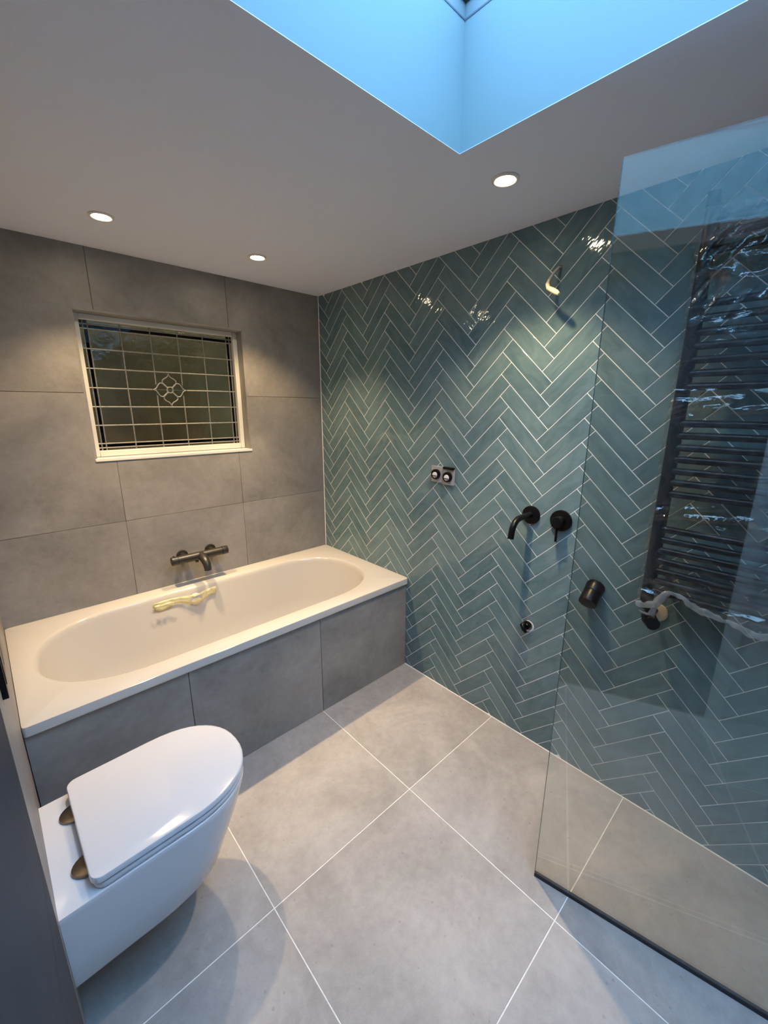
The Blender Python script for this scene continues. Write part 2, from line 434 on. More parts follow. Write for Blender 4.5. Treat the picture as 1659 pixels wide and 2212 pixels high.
# ---- ceiling, skylight shaft, skylight
ce = MB()
OC = 0.03                                        # the plaster edge of the opening belongs to the shaft
for a, b in (((-1.85, SKY1 + OC), (0.12, 0.16)), ((-1.85, YF - 0.1), (0.12, SKY0 - OC)), ((-1.85, SKY0 - OC), (SKX0 - OC, SKY1 + OC)), ((SKX1 + OC, SKY0 - OC), (0.12, SKY1 + OC))):
    ce.box((a[0], a[1], H), (b[0], b[1], H + 0.14))
ce = ce.build('ceiling', 'paint'); tag(ce, kind='structure')
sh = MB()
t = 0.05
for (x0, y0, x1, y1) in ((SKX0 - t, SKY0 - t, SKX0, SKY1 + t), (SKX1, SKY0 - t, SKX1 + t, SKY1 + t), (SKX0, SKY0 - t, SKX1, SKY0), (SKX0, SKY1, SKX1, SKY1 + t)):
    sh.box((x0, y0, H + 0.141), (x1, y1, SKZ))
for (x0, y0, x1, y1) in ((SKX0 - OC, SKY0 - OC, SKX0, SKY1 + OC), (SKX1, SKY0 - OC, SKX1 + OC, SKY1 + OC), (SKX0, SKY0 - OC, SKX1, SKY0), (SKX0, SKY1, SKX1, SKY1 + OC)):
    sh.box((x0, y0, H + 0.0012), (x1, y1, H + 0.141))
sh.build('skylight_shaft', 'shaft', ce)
lin = MB()                                        # plastered soffit round the opening, flush with the ceiling
for (x0, y0, x1, y1) in ((SKX0 - OC, SKY0 - OC, SKX0, SKY1 + OC), (SKX1, SKY0 - OC, SKX1 + OC, SKY1 + OC), (SKX0, SKY0 - OC, SKX1, SKY0), (SKX0, SKY1, SKX1, SKY1 + OC)):
    lin.box((x0, y0, H), (x1, y1, H + 0.0012))
lin.build('corner_bead', 'paint', ce)
sk = MB()
for (x0, y0, x1, y1) in ((SKX0 - t, SKY0 - t, SKX0 - .001, SKY1 + t), (SKX1 + .001, SKY0 - t, SKX1 + t, SKY1 + t), (SKX0 - .001, SKY0 - t, SKX1 + .001, SKY0 - .001), (SKX0 - .001, SKY1 + .001, SKX1 + .001, SKY1 + t)):
    sk.box((x0, y0, SKZ + 0.004), (x1, y1, 2.461))
sk = sk.build('window_2', 'skyframe'); tag(sk, kind='structure')
for nm, z0, z1, ins, mt in (('gasket', SKZ, SKZ + 0.004, 0.001, 'gasket'), ('glazing_gasket', 2.461, 2.466, 0.004, 'gasket'), ('sash', 2.466, 2.50, -0.0, 'skyframe')):
    g_ = MB()
    for (x0, y0, x1, y1) in ((SKX0 - t, SKY0 - t, SKX0 + ins, SKY1 + t), (SKX1 - ins, SKY0 - t, SKX1 + t, SKY1 + t), (SKX0 + ins, SKY0 - t, SKX1 - ins, SKY0 + ins), (SKX0 + ins, SKY1 - ins, SKX1 - ins, SKY1 + t)):
        g_.box((x0, y0, z0), (x1, y1, z1))
    g_.build(nm, mt, sk)
MB().box((SKX0 - 0.01, SKY0 - 0.01, 2.476), (SKX1 + 0.01, SKY1 + 0.01, 2.484)).build('skylight_glass', 'skyglass', sk)

# ---- right wall: green herringbone
wr = MB().box((0.0009, YF - 0.1, -0.01), (0.12, 0.16, H + 0.1)).build('wall_right', 'grout_white'); tag(wr, kind='structure')
TW, TL, GR = 0.0618, 0.2505, 0.0026            # pitch across, pitch along, joint
TH = 0.0125                                     # the whole field is laid a hair out of level
ANCH = (1.6667, 1.106)                          # one peak of the zigzag, (along -y, up)
ca, sa = math.cos(PI / 4 + TH), math.sin(PI / 4 + TH)
UMAX = -YF
pieces = []
for col in range(-9, 14):
    for k in range(-60, 80):
        for typ in (0, 1):
            # pattern coordinates: long axis of type 0 climbs to the right, of type 1 to the left
            a0 = k * TW + col * (TL + TW); b0 = k * TW + col * (TW - TL)
            if typ == 0: rect = (a0, b0, a0 + TL, b0 + TW)
            else:        rect = (a0 + TL, b0 + TW - TL, a0 + TL + TW, b0 + TW)
            ca_, cb_ = (rect[0] + rect[2]) / 2 - (TL), (rect[1] + rect[3]) / 2 - TW     # peak of the first column at the anchor
            cu = ANCH[0] + ca_ * ca - cb_ * sa; cv = ANCH[1] + ca_ * sa + cb_ * ca
            if cu < -0.2 or cu > UMAX + 0.2 or cv < -0.2 or cv > H + 0.2: continue
            pieces.append((typ, cu, cv))
halfL, halfW = (TL - GR) / 2, (TW - GR) / 2
full_poly = [(-halfL, -halfW), (halfL, -halfW), (halfL, halfW), (-halfL, halfW)]
vs, fs = tile_mesh_faces(full_poly, 0.0009, 0.0009)
full_mesh = MB().add(vs, fs).mesh('tile', 'green')
cand = []
for typ, cu, cv in pieces:
    ang = PI / 4 + TH + (PI / 2 if typ else 0.0)
    c, s = math.cos(ang), math.sin(ang)
    def to_uv(p): return (cu + p[0] * c - p[1] * s, cv + p[0] * s + p[1] * c)
    uv = [to_uv(p) for p in full_poly]
    cl = uv
    for a, b, cc in ((-1, 0, -0.0025), (1, 0, UMAX - 0.001), (0, -1, -0.0025), (0, 1, H - 0.0005)): 
        cl = clip(cl, a, b, cc)
        if len(cl) < 3: break
    if len(cl) < 3 or abs(area(cl)) < 1.2e-4: continue
    whole = abs(abs(area(cl)) - abs(area(uv))) < 1e-7
    lp = full_poly if whole else [((u - cu) * c + (v - cv) * s, -(u - cu) * s + (v - cv) * c) for u, v in cl]
    vis = [(u, v) for u, v in cl]
    pa = px_area([(0, -u, v) for u, v in vis])
    mu, mv = sum(p[0] for p in vis) / len(vis), sum(p[1] for p in vis) / len(vis)
    if mu < 0.80 and mv < 0.54: pa = 0.0                                   # behind the bath
    cand.append((pa, whole, lp, ang, cu, cv))
cand.sort(key=lambda q: -q[0])
rest = MB()
for i, (pa, whole, lp, ang, cu, cv) in enumerate(cand):
    c, s = math.cos(ang), math.sin(ang)
    mat4 = Matrix(((0, 0, -1, 0), (-c, s, 0, -cu), (s, c, 0, cv), (0, 0, 0, 1)))
    if i < 300:
        if whole: me = full_mesh
        else:
            vs, fs = tile_mesh_faces(lp, 0.0009, 0.0008); me = MB().add(vs, fs).mesh('tile', 'green')
        o = bpy.data.objects.new('tile', me); COL.objects.link(o); o.parent = wr
        tilt = Matrix.Rotation(random.gauss(0, 0.0016), 4, 'X') @ Matrix.Rotation(random.gauss(0, 0.0009), 4, 'Y')
        o.matrix_basis = mat4 @ tilt @ Matrix.Translation((0, 0, random.uniform(-0.0002, 0.0002)))
    elif lp:
        vs, fs = tile_mesh_faces(lp, 0.0009, 0.0008)
        rest.add([mat4 @ V(p) for p in vs], fs)
ro = rest.build('small_and_hidden_tiles', 'green', wr); tag(ro, kind='stuff')
# sealant beads in the corner and along the floor
tag(MB().prism([(0, 0), (-0.003, 0), (0, -0.003)], lambda a, b, d: (a, b, d), 0.556, H).build('trim_3', 'grout_white'), kind='structure')
tag(MB().prism([(0, 0), (-0.0025, 0), (0, 0.0025)], lambda a, b, d: (a, d, b), YF, -0.78).build('trim_4', 'grout_white'), kind='structure')

# ---- window: painted frame, leaded lights
wn = MB()
FX0, FX1, FZ0, FZ1 = WX0 + 0.009, WX1 - 0.009, WZ0 + 0.012, WZ1 - 0.009
fw = 0.024
for a, b in (((FX0, FZ0), (FX0 + fw, FZ1)), ((FX1 - fw, FZ0), (FX1, FZ1)), ((FX0 + fw, FZ0), (FX1 - fw, FZ0 + fw + 0.004)), ((FX0 + fw, FZ1 - fw), (FX1 - fw, FZ1))):
    wn.box((a[0], 0.060, a[1]), (b[0], 0.112, b[1]))
wn = wn.build('window_1', 'frame', bevel=0.003); tag(wn, kind='structure')
MB().box((WX0 + 0.001, -0.004, WZ0 - 0.004), (WX1 + 0.004, 0.067, WZ0 + 0.010)).build('sill', 'frame', wn, bevel=0.002)
GX0, GX1, GZ0, GZ1 = FX0 + fw, FX1 - fw, FZ0 + fw + 0.004, FZ1 - fw
gx = [-1.1945 + 0.1262 * k for k in range(6)]
gz = [1.3175 + 0.0855 * k for k in range(7)]
ox0, ox1, oz0, oz1 = gx[0] - 0.018, gx[5] + 0.018, gz[0] - 0.020, gz[6] + 0.019
YG = 0.088
def pane(x0, z0, x1, z1, mat, tilt=0.0):
    hx, hz = (x1 - x0) / 2, (z1 - z0) / 2
    o = MB().box((-hx, -0.0015, -hz), (hx, 0.0015, hz)).build('pane', mat, wn)
    o.matrix_parent_inverse = Matrix.Identity(4)
    o.matrix_basis = Matrix.Translation((x0 + hx, YG, z0 + hz)) @ Matrix.Rotation(random.gauss(0, tilt), 4, 'X') @ Matrix.Rotation(random.gauss(0, tilt), 4, 'Z')
for i in range(5):
    for j in range(6):
        pane(gx[i] + .001, gz[j] + .001, gx[i + 1] - .001, gz[j + 1] - .001, 'pane', 0.012)
for i in range(5):
    pane(gx[i] + .001, oz0 + .001, gx[i + 1] - .001, gz[0] - .001, 'darkpane'); pane(gx[i] + .001, gz[6] + .001, gx[i + 1] - .001, oz1 - .001, 'darkpane')
    pane(gx[i] + .001, GZ0 - .004, gx[i + 1] - .001, oz0 - .001, 'pane'); pane(gx[i] + .001, oz1 + .001, gx[i + 1] - .001, GZ1 + .004, 'pane', 0.02)
for j in range(6):
    pane(ox0 + .001, gz[j] + .001, gx[0] - .001, gz[j + 1] - .001, 'darkpane'); pane(gx[5] + .001, gz[j] + .001, ox1 - .001, gz[j + 1] - .001, 'darkpane')
    pane(GX0 - .004, gz[j] + .001, ox0 - .001, gz[j + 1] - .001, 'pane', 0.02); pane(ox1 + .001, gz[j] + .001, GX1 + .004, gz[j + 1] - .001, 'pane')
for x0, x1 in ((GX0 - .004, gx[0] - .001), (gx[5] + .001, GX1 + .004)):
    for z0, z1 in ((GZ0 - .004, gz[0] - .001), (gz[6] + .001, GZ1 + .004)): pane(x0, z0, x1, z1, 'darkpane')
def came(pts, r=0.0032, name='lead_came'):
    MB().tube(pts, r, 8, flat=1.0).build(name, 'lead', wn, smooth=60)
FCX, FCZ, FR = -0.8790, 1.5735, 0.079
YC = YG - 0.003
for i, x in enumerate(gx):
    if i in (2, 3):
        came([(x, YC, GZ0), (x, YC, FCZ - 0.028)]); came([(x, YC, FCZ + 0.026), (x, YC, GZ1)])
    else: came([(x, YC, GZ0), (x, YC, GZ1)])
for j, z in enumerate(gz):
    if j == 3:
        came([(GX0, YC, z), (FCX - FR - .004, YC, FCZ)]); came([(FCX + FR + .004, YC, FCZ), (GX1, YC, z)])
    else: came([(GX0, YC, z), (GX1, YC, z)])
for x in (ox0, ox1): came([(x, YC, GZ0), (x, YC, GZ1)])
for z in (oz0, oz1): came([(GX0, YC, z), (GX1, YC, z)])
came([(FCX + 0.0145 * math.cos(q * PI / 8), YC - .001, FCZ + 0.0145 * math.sin(q * PI / 8)) for q in range(17)], 0.0030, 'flower_centre')
for d in range(4):                                  # four ogee petals
    c, s = math.cos(d * PI / 2), math.sin(d * PI / 2)
    ctl = [(0.010, 0.004), (0.012, 0.008), (0.020, 0.0215), (0.031, 0.0305), (0.044, 0.0325), (0.0535, 0.0240), (0.0615, 0.0105), (0.0700, 0.0032), (FR, 0.0), (0.088, -0.002)]
    prof = []
    for q in range(1, len(ctl) - 2):                # smooth ogee through the control points
        for t_ in range(4):
            t = t_ / 4.0
            prof.append(tuple(0.5 * (2 * p1 + (p2 - p0) * t + (2 * p0 - 5 * p1 + 4 * p2 - p3) * t * t + (3 * p1 - p0 - 3 * p2 + p3) * t ** 3)
                              for p0, p1, p2, p3 in zip(ctl[q - 1], ctl[q], ctl[q + 1], ctl[q + 2])))
    prof.append((FR, 0.0))
    loop = prof + [(a, -b) for a, b in prof[-2::-1]]
    came([(FCX + a * c - b * s, YC - .001, FCZ + a * s + b * c) for a, b in loop], 0.0028, 'flower_petal')
# the neighbour's wall just outside the window
yw = thing('yard_wall', 'brown rendered yard wall with added sky-blocking slab outside the leaded window', 'wall', (-0.9, 0.6, -0.3))
MB().box((-2.4, 0.50, -0.3), (0.7, 0.65, 2.6)).build('wall_face', 'yard', yw)
MB().box((-2.4, 0.161, 2.45), (0.7, 0.499, 2.52)).build('sky_blocker', 'slate', yw)  # unseen slab added to keep sky light off the yard wall
for x in (-2.4, 0.62): MB().box((x, 0.161, -0.3), (x + 0.08, 0.499, 2.449)).build('return_wall', 'yard', yw)
# ---- bath panel: tiled front of the bath
bp = MB().box((xl(-0.8), -0.7765, -0.002), (0.0, -0.752, 0.521)).build('wall_bath', 'grout_dark'); tag(bp, kind='structure')
for x0, x1 in ((-1.669, -1.192), (-1.192, -0.592), (-0.592, -0.001)):
    MB().box((x0 + G / 2, -0.786, 0.001), (x1 - G / 2, -0.7765, 0.520)).build('tile', 'tile_wall', bp, bevel=0.0008, segs=1)

# ================================================================= THINGS
# ---- downlights
def downlight(x, y, label):
    t_ = thing('recessed_downlight', label, 'light', (x, y, H), 0, 'recessed ceiling downlights')
    prof = [(0.0405, 0.0), (0.0405, -0.003), (0.037, -0.0055), (0.031, -0.005), (0.0275, -0.002), (0.0275, 0.0)]
    n = 40
    loops = [[(r * math.cos(2 * PI * k / n), r * math.sin(2 * PI * k / n), z) for k in range(n)] for r, z in prof]
    local(t_, MB().loft(loops, False, False).build('trim_ring', 'ring', t_, smooth=50))
    local(t_, MB().cyl((0, 0, -0.0022), (0, 0, -0.0005), 0.0272, 32).build('lens', 'lens', t_))
    for nm, watts, deg, blend in (('beam', BEAM_WATTS, 66, 1.0), ('spill', SPILL_WATTS, 110, 0.55)):
        ld = bpy.data.lights.new(nm, 'SPOT'); ld.energy = watts; ld.color = LAMP_COLOR
        ld.spot_size = math.radians(deg); ld.spot_blend = blend; ld.shadow_soft_size = 0.018
        lo = bpy.data.objects.new(nm, ld); COL.objects.link(lo); lo.parent = t_; lo.location = (0, 0, -0.025)
downlight(-1.177, -0.383, 'warm recessed downlight in the ceiling in front of the leaded window, left one')
downlight(-0.584, -0.381, 'warm recessed downlight nearest the corner of grey and green walls')
downlight(-0.354, -1.494, 'warm recessed downlight beside the skylight near the green wall')

# ---- bathtub
bt = thing('bathtub', 'white built-in bathtub with a tiled grey front panel under the leaded window', 'bathtub', (-0.84, -0.4, 0))
ZR = 0.556
N2 = 24
def basin(hl, hw, a, z, cx=-0.853, cy=-0.402, n=2.35):
    pts = []
    for e in (1, -1):
        for k in range(N2 + 1):
            th = -PI / 2 + PI * k / N2
            ct, st = max(0.0, math.cos(th)), math.sin(th)
            x = (hl - a) + a * ct ** (2 / n); y = hw * math.copysign(abs(st) ** (2 / n), st)
            pts.append((cx + e * x, cy + e * y, z))
    return pts
ins = [basin(0.768, 0.313, 0.37, ZR), basin(0.760, 0.3065, 0.365, ZR - 0.0025), basin(0.754, 0.301, 0.36, ZR - 0.010), basin(0.748, 0.296, 0.355, ZR - 0.028),
       basin(0.715, 0.272, 0.34, 0.30), basin(0.68, 0.255, 0.33, 0.20), basin(0.645, 0.235, 0.31, 0.165), basin(0.56, 0.18, 0.24, 0.150), basin(0.2, 0.05, 0.06, 0.146)]
n = len(ins[0])
bm = bmesh.new()
lv = [[bm.verts.new(p) for p in l] for l in ins]
for i in range(len(lv) - 1):
    for k in range(n): bm.faces.new((lv[i][k], lv[i][(k + 1) % n], lv[i + 1][(k + 1) % n], lv[i + 1][k]))
bm.faces.new(lv[-1])
def rr(x0, y0, x1, y1, z, rc=0.012, sk=0.0):
    pts = []
    for cx, cy, a0 in ((x1 - rc, y1 - rc, 0), (x0 + rc, y1 - rc, PI / 2), (x0 + rc, y0 + rc, PI), (x1 - rc, y0 + rc, 1.5 * PI)):
        for k in range(6):
            th = a0 + PI / 2 * k / 5; x, y = cx + rc * math.cos(th), cy + rc * math.sin(th)
            if cx < -0.8: x += -0.026 * (y - y0)      # left end follows the wall
            pts.append((x, y, z))
    return pts
bx0, by0, bx1, by1 = xl(-0.80) + 0.0006, -0.800, -0.0006, -0.0006
lips = [rr(bx0 + .004, by0 + .005, bx1 - .001, by1 - .001, ZR), rr(bx0 + .001, by0 + .0015, bx1, by1, ZR - .0015), rr(bx0, by0, bx1, by1, ZR - .006), rr(bx0, by0, bx1, by1, ZR - .034),
        rr(bx0 + .02, by0 + .02, bx1 - .02, by1 - .02, ZR - .034)]
ov = [[bm.verts.new(p) for p in l] for l in lips]
m2 = len(ov[0])
for i in range(len(ov) - 1):
    for k in range(m2): bm.faces.new((ov[i][k], ov[i + 1][k], ov[i + 1][(k + 1) % m2], ov[i][(k + 1) % m2]))
e = []
for l in (lv[0], ov[0]):
    for k in range(len(l)):
        ed = bm.edges.get((l[k], l[(k + 1) % len(l)])) or bm.edges.new((l[k], l[(k + 1) % len(l)])); e.append(ed)
bmesh.ops.triangle_fill(bm, edges=e, use_beauty=True, use_dissolve=False)
bmesh.ops.recalc_face_normals(bm, faces=bm.faces[:])
me = bpy.data.meshes.new('tub'); bm.to_mesh(me); bm.free()
me.materials.append(M['acrylic'])
for p in me.polygons: p.use_smooth = True
me.set_sharp_from_angle(angle=math.radians(38))
o = bpy.data.objects.new('tub', me); COL.objects.link(o); attach(o, bt)
if sum(p.normal.z * p.area for p in me.polygons if abs(p.center.z - ZR) < 1e-4) < 0: me.flip_normals()
ov_c = V((-0.935, -0.1185, 0.492))
MB().cyl(ov_c + V((0, 0.006, 0)), ov_c + V((0, -0.010, -0.001)), 0.032, 32, ch=0.004).build('overflow_cover', 'acrylic', bt, smooth=40)
MB().cyl((-0.86, -0.40, 0.146), (-0.86, -0.40, 0.152), 0.032, 28, ch=0.002).build('waste', 'chrome', bt, smooth=40)
# masking tape stuck over the overflow
mt = thing('masking_tape', 'crumpled yellow masking tape stuck over the bath overflow', 'tape', (-0.95, -0.13, 0.5))
def ribbon(pts, wid, name, mat, parent, jit=0.0, th=0.0006, side=(0, 0, 1)):
    vs = []; fs = []
    nn = len(pts)
    for i, p in enumerate(pts):
        p = V(p); s_ = V(side).normalized()
        wv = wid[i] if isinstance(wid, (list, tuple)) else wid
        j = V((0, random.uniform(-jit, jit), 0))
        for d in (-1, -0.33, 0.33, 1): vs.append(tuple(p + s_ * (wv * d) + j * (1 if d in (-0.33, 1) else -1)))
    for i in range(nn - 1):
        for k in range(3): fs.append((4 * i + k, 4 * i + k + 1, 4 * i + 4 + k + 1, 4 * i + 4 + k))
    o = MB().add(vs, fs).build(name, mat, parent, smooth=50)
    so = o.modifiers.new('thick', 'SOLIDIFY'); so.thickness = th
    return o
ribbon([(-0.822 - 0.0245 * k, -0.1165 - 0.0150 * math.exp(-((k - 4.6) / 1.9) ** 2), 0.512 - 0.0190 * math.exp(-((k - 4.8) / 2.6) ** 2) + 0.0004 * k) for k in range(14)],
       [0.019, 0.022, 0.021, 0.023, 0.027, 0.028, 0.025, 0.020, 0.016, 0.016, 0.015, 0.015, 0.013, 0.011], 'tape_strip', 'masking', mt, 0.0035)
ribbon([(-1.045 - 0.0115 * k, -0.131 - 0.004 * math.sin(k * 1.3), 0.5060 + 0.0035 * math.sin(k * 1.1)) for k in range(9)], [0.009, 0.012, 0.013, 0.015, 0.016, 0.017, 0.017, 0.014, 0.009], 'loose_end', 'masking', mt, 0.003)

# ---- bath shower mixer
mx = thing('bath_mixer_tap', 'black bar mixer tap on the grey wall above the bath', 'tap', (-0.868, 0, 0.70))
yM, zM = -0.068, 0.709
for x in (-0.943, -0.793):
    q = MB().cyl((x, 0.0, zM), (x, -0.008, zM), 0.030, 32, ch=0.003).build('wall_rose', 'lamplit_black', mx, smooth=40)
    MB().cyl((x, -0.008, zM), (x, yM, zM), 0.0165, 20).build('inlet', 'lamplit_black', q, smooth=40)
MB().cyl((-0.985, yM, zM), (-0.755, yM, zM), 0.0222, 28).build('body', 'lamplit_black', mx, smooth=40)
for x0, x1 in ((-0.987, -1.017), (-0.753, -0.722)):
    k_ = MB().cyl((x0, yM, zM), (x1, yM, zM), 0.0232, 28, ch=0.003).build('handle', 'lamplit_black', mx, smooth=40)
MB().box((-1.008, yM - .004, zM + .021), (-1.000, yM + .004, zM + .0285)).build('temperature_stop', 'lamplit_black', mx, bevel=0.001)
MB().tube([(-0.868, yM, zM), (-0.868, yM - .03, zM - .003), (-0.867, yM - .058, zM - .014), (-0.866, yM - .075, zM - .032), (-0.866, yM - .081, zM - .052), (-0.866, yM - .082, zM - .062)],
          [0.0225, 0.0222, 0.0212, 0.0198, 0.0185, 0.0180], 22).build('spout', 'lamplit_black', mx, smooth=50)
MB().cyl((-0.892, yM - .004, zM - .019), (-0.892, yM - .004, zM - .030), 0.009, 16).build('diverter', 'lamplit_black', mx, smooth=40)

# ---- wall spout (basin filler) and its lever valve, shower outlet
ws = thing('wall_spout', 'black curved spout on a round plate on the green wall', 'tap', (0, -1.495, 1.059))
MB().cyl((0, -1.495, 1.059), (-0.009, -1.495, 1.059), 0.0385, 40, ch=0.003).build('wall_plate', 'black', ws, smooth=40)
pts = [(-0.005, -1.495, 1.062), (-0.095, -1.495, 1.062)]
for k in range(1, 9):
    th = k / 8 * 1.38; pts.append((-0.095 - 0.055 * math.sin(th), -1.495, 1.062 - 0.055 * (1 - math.cos(th))))
pts.append((pts[-1][0] - .006, -1.495, pts[-1][2] - .030))
MB().tube(pts, 0.0125, 20).build('spout', 'black', ws, smooth=50)
lv_ = thing('lever_valve', 'round black lever valve beside the wall spout, left of the glass edge', 'valve', (0, -1.621, 1.060))
MB().cyl((0, -1.621, 1.060), (-0.011, -1.621, 1.060), 0.0425, 40, ch=0.003).build('wall_plate', 'black', lv_, smooth=40)
h_ = MB().cyl((-0.011, -1.621, 1.060), (-0.046, -1.621, 1.060), 0.021, 28, ch=0.003).build('handle', 'black', lv_, smooth=40)
MB().cyl((-0.034, -1.621, 1.042), (-0.034, -1.621, 0.980), 0.0050, 14, ch=0.001).build('lever', 'black', h_, smooth=40)
so_ = thing('shower_outlet', 'stubby black shower outlet knob seen through the glass below the lever valve', 'fitting', (0, -1.775, 0.826))
p0 = V((0, -1.779, 0.832)); ax = V((-0.80, 0.0, -0.60)).normalized()
MB().cyl((0.0, -1.779, 0.830), (-0.012, -1.779, 0.826), 0.034, 32, ch=0.002).build('wall_plate', 'black', so_, smooth=40)
MB().cyl(p0 + ax * 0.004, p0 + ax * 0.034, 0.0325, 32, ch=0.002).build('collar', 'black', so_, smooth=40)
MB().cyl(p0 + ax * 0.034, p0 + ax * 0.038, 0.0305, 32).build('groove', 'black', so_, smooth=40)
MB().cyl(p0 + ax * 0.038, p0 + ax * 0.082, 0.0325, 32, ch=0.002).build('cap', 'black', so_, smooth=40)

# ---- protected connection boxes
def wall_box(y, z, label, deep):
    t_ = thing('connection_box', label, 'fitting', (0, y, z), 0, 'connection boxes on the green wall')
    hw, hh = 0.036, 0.041
    MB().box((-0.007 - deep, y - hw, z - hh), (-0.0005, y + hw, z + hh)).build('cover', 'clearbox', t_, bevel=0.005)
    MB().cyl((-0.006 - deep, y, z), (-0.022 - deep, y, z), 0.025, 28, ch=0.003).build('pipe_end', 'black', t_, smooth=40)
    pl = MB().cyl((-0.022 - deep, y - .003, z - .002), (-0.028 - deep, y - .003, z - .002), 0.014, 20, ch=0.002).build('plug', 'plaster', t_, smooth=40)
    for k in range(3):
        MB().cyl((-0.028 - deep, y - .012 + .009 * k, z - .006), (-0.031 - deep, y - .012 + .009 * k, z - .006), 0.0028, 8).build('pin', 'black', pl)
    if deep > 0: MB().box((-0.012 - deep, y - hw + .002, z + hh - .006), (-0.003, y + hw - .004, z + hh + .006)).build('top_lip', 'black', t_, bevel=0.002)
wall_box(-0.984, 1.171, 'small clear-covered connection box on the green wall, the left of two', 0.0)
wall_box(-1.060, 1.166, 'small clear-covered connection box with dark top lip, the right of two', 0.004)

# ---- capped drain pipe in the wall
dp = thing('capped_pipe', 'dark capped waste pipe in a pale ring low on the green wall', 'pipe', (0, -1.525, 0.562))
nk = 28
loops = [[(x, -1.530 + r * math.cos(2 * PI * k / nk), 0.560 + r * math.sin(2 * PI * k / nk) * 1.05) for k in range(nk)] for r, x in ((0.0255, 0.0), (0.0245, -0.0012), (0.019, -0.0012), (0.018, 0.0))]
MB().loft(loops, False, False).build('plaster_ring', 'plaster', dp, smooth=60)
MB().cyl((0.0, -1.524, 0.565), (-0.016, -1.524, 0.565), 0.0185, 24, ch=0.002).build('pipe_end', 'black', dp, smooth=40)
MB().tube([(-0.012, -1.516, 0.570), (-0.024, -1.513, 0.567), (-0.030, -1.524, 0.553), (-0.027, -1.533, 0.540)], [0.010, 0.011, 0.009, 0.006], 12).build('plug', 'black', dp, smooth=50)
MB().cyl((-0.016, -1.529, 0.573), (-0.0185, -1.529, 0.573), 0.0045, 12).build('screw', 'chrome', dp, smooth=40)

# ---- loose cable
cb = thing('loose_cable', 'short bent cable with cream taped end hanging out of the green wall', 'cable', (0, -1.517, 1.978))
cps = [(0.0, -1.517, 1.978), (-0.012, -1.516, 1.975), (-0.040, -1.513, 1.953), (-0.062, -1.511, 1.930), (-0.076, -1.512, 1.911)]
MB().tube(cps, 0.0042, 10, flat=1.5).build('sheath', 'cable', cb, smooth=60)
MB().tube([(-0.066, -1.5112, 1.925), (-0.076, -1.512, 1.911), (-0.083, -1.520, 1.896), (-0.088, -1.540, 1.884), (-0.092, -1.556, 1.874), (-0.095, -1.566, 1.867)], [0.0045, 0.0068, 0.0075, 0.0088, 0.0086, 0.0050], 12).build('taped_end', 'tape', cb, smooth=60)
MB().cyl((0.0, -1.517, 1.979), (-0.001, -1.517, 1.979), 0.0065, 16).build('drilled_hole', 'rubber', cb)

# ---- towel radiator
rd = thing('towel_radiator', 'tall black ladder towel radiator wrapped in plastic on the green wall', 'radiator', (-0.085, -2.2, 0.86))
XR = -0.085
YL, YR = -1.967, -2.435
for y in (YL, YR):
    MB().tube([(XR, y, 0.872), (XR, y, 2.006)], 0.0175, 20, flat=1.1).build('upright', 'radiator', rd, smooth=50)
    MB().cyl((XR, y, 2.006), (XR, y, 2.012), 0.0165, 20, ch=0.002).build('end_plug', 'radiator', rd, smooth=40)
    for z in (1.02, 1.87):
        MB().cyl((0.0, y, z), (XR, y, z), 0.010, 14).build('wall_bracket', 'radiator', rd, smooth=40)
bars = [1.975, 1.938, 1.901] + [1.770 - 0.0365 * k for k in range(7)] + [1.447 - 0.0353 * k for k in range(7)] + [1.122 - 0.0348 * k for k in range(7)]
for z in bars:
    MB().tube([(XR - .004, YL - .01, z), (XR - .004, YR + .01, z)], 0.0110, 14).build('rail', 'radiator', rd, smooth=50)
# air vent cap on top
MB().cyl((XR, YL + .005, 2.012), (XR, YL + .005, 2.046), 0.0165, 20, ch=0.003).build('vent_cap', 'radiator', rd, smooth=40)
# valve below the left upright
vl = thing('radiator_valve', 'black angled valve under the left upright of the towel radiator', 'valve', (XR, -1.985, 0.80))
vy = -1.981
MB().cyl((XR, vy + .006, 0.872), (XR, vy + .006, 0.847), 0.0235, 24, ch=0.003).build('union_nut', 'black', vl, smooth=40)
MB().cyl((XR, vy, 0.852), (XR, vy, 0.826), 0.0145, 20).build('neck', 'black', vl, smooth=40)
MB().tube([(XR, vy + .006, 0.834), (XR, vy + .002, 0.822), (XR - .001, vy - .002, 0.812), (XR - .010, vy - .012, 0.806), (XR - .026, vy - .022, 0.806)], [0.016, 0.021, 0.0225, 0.022, 0.020], 20).build('body', 'black', vl, smooth=50)
MB().cyl((XR, vy, 0.812), (-0.006, vy, 0.812), 0.009, 16).build('tail_pipe', 'black', vl, smooth=40)
MB().cyl((0.0, vy - .006, 0.806), (-0.006, vy - .006, 0.806), 0.032, 32, ch=0.003).build('wall_rose', 'cream', vl, smooth=40)

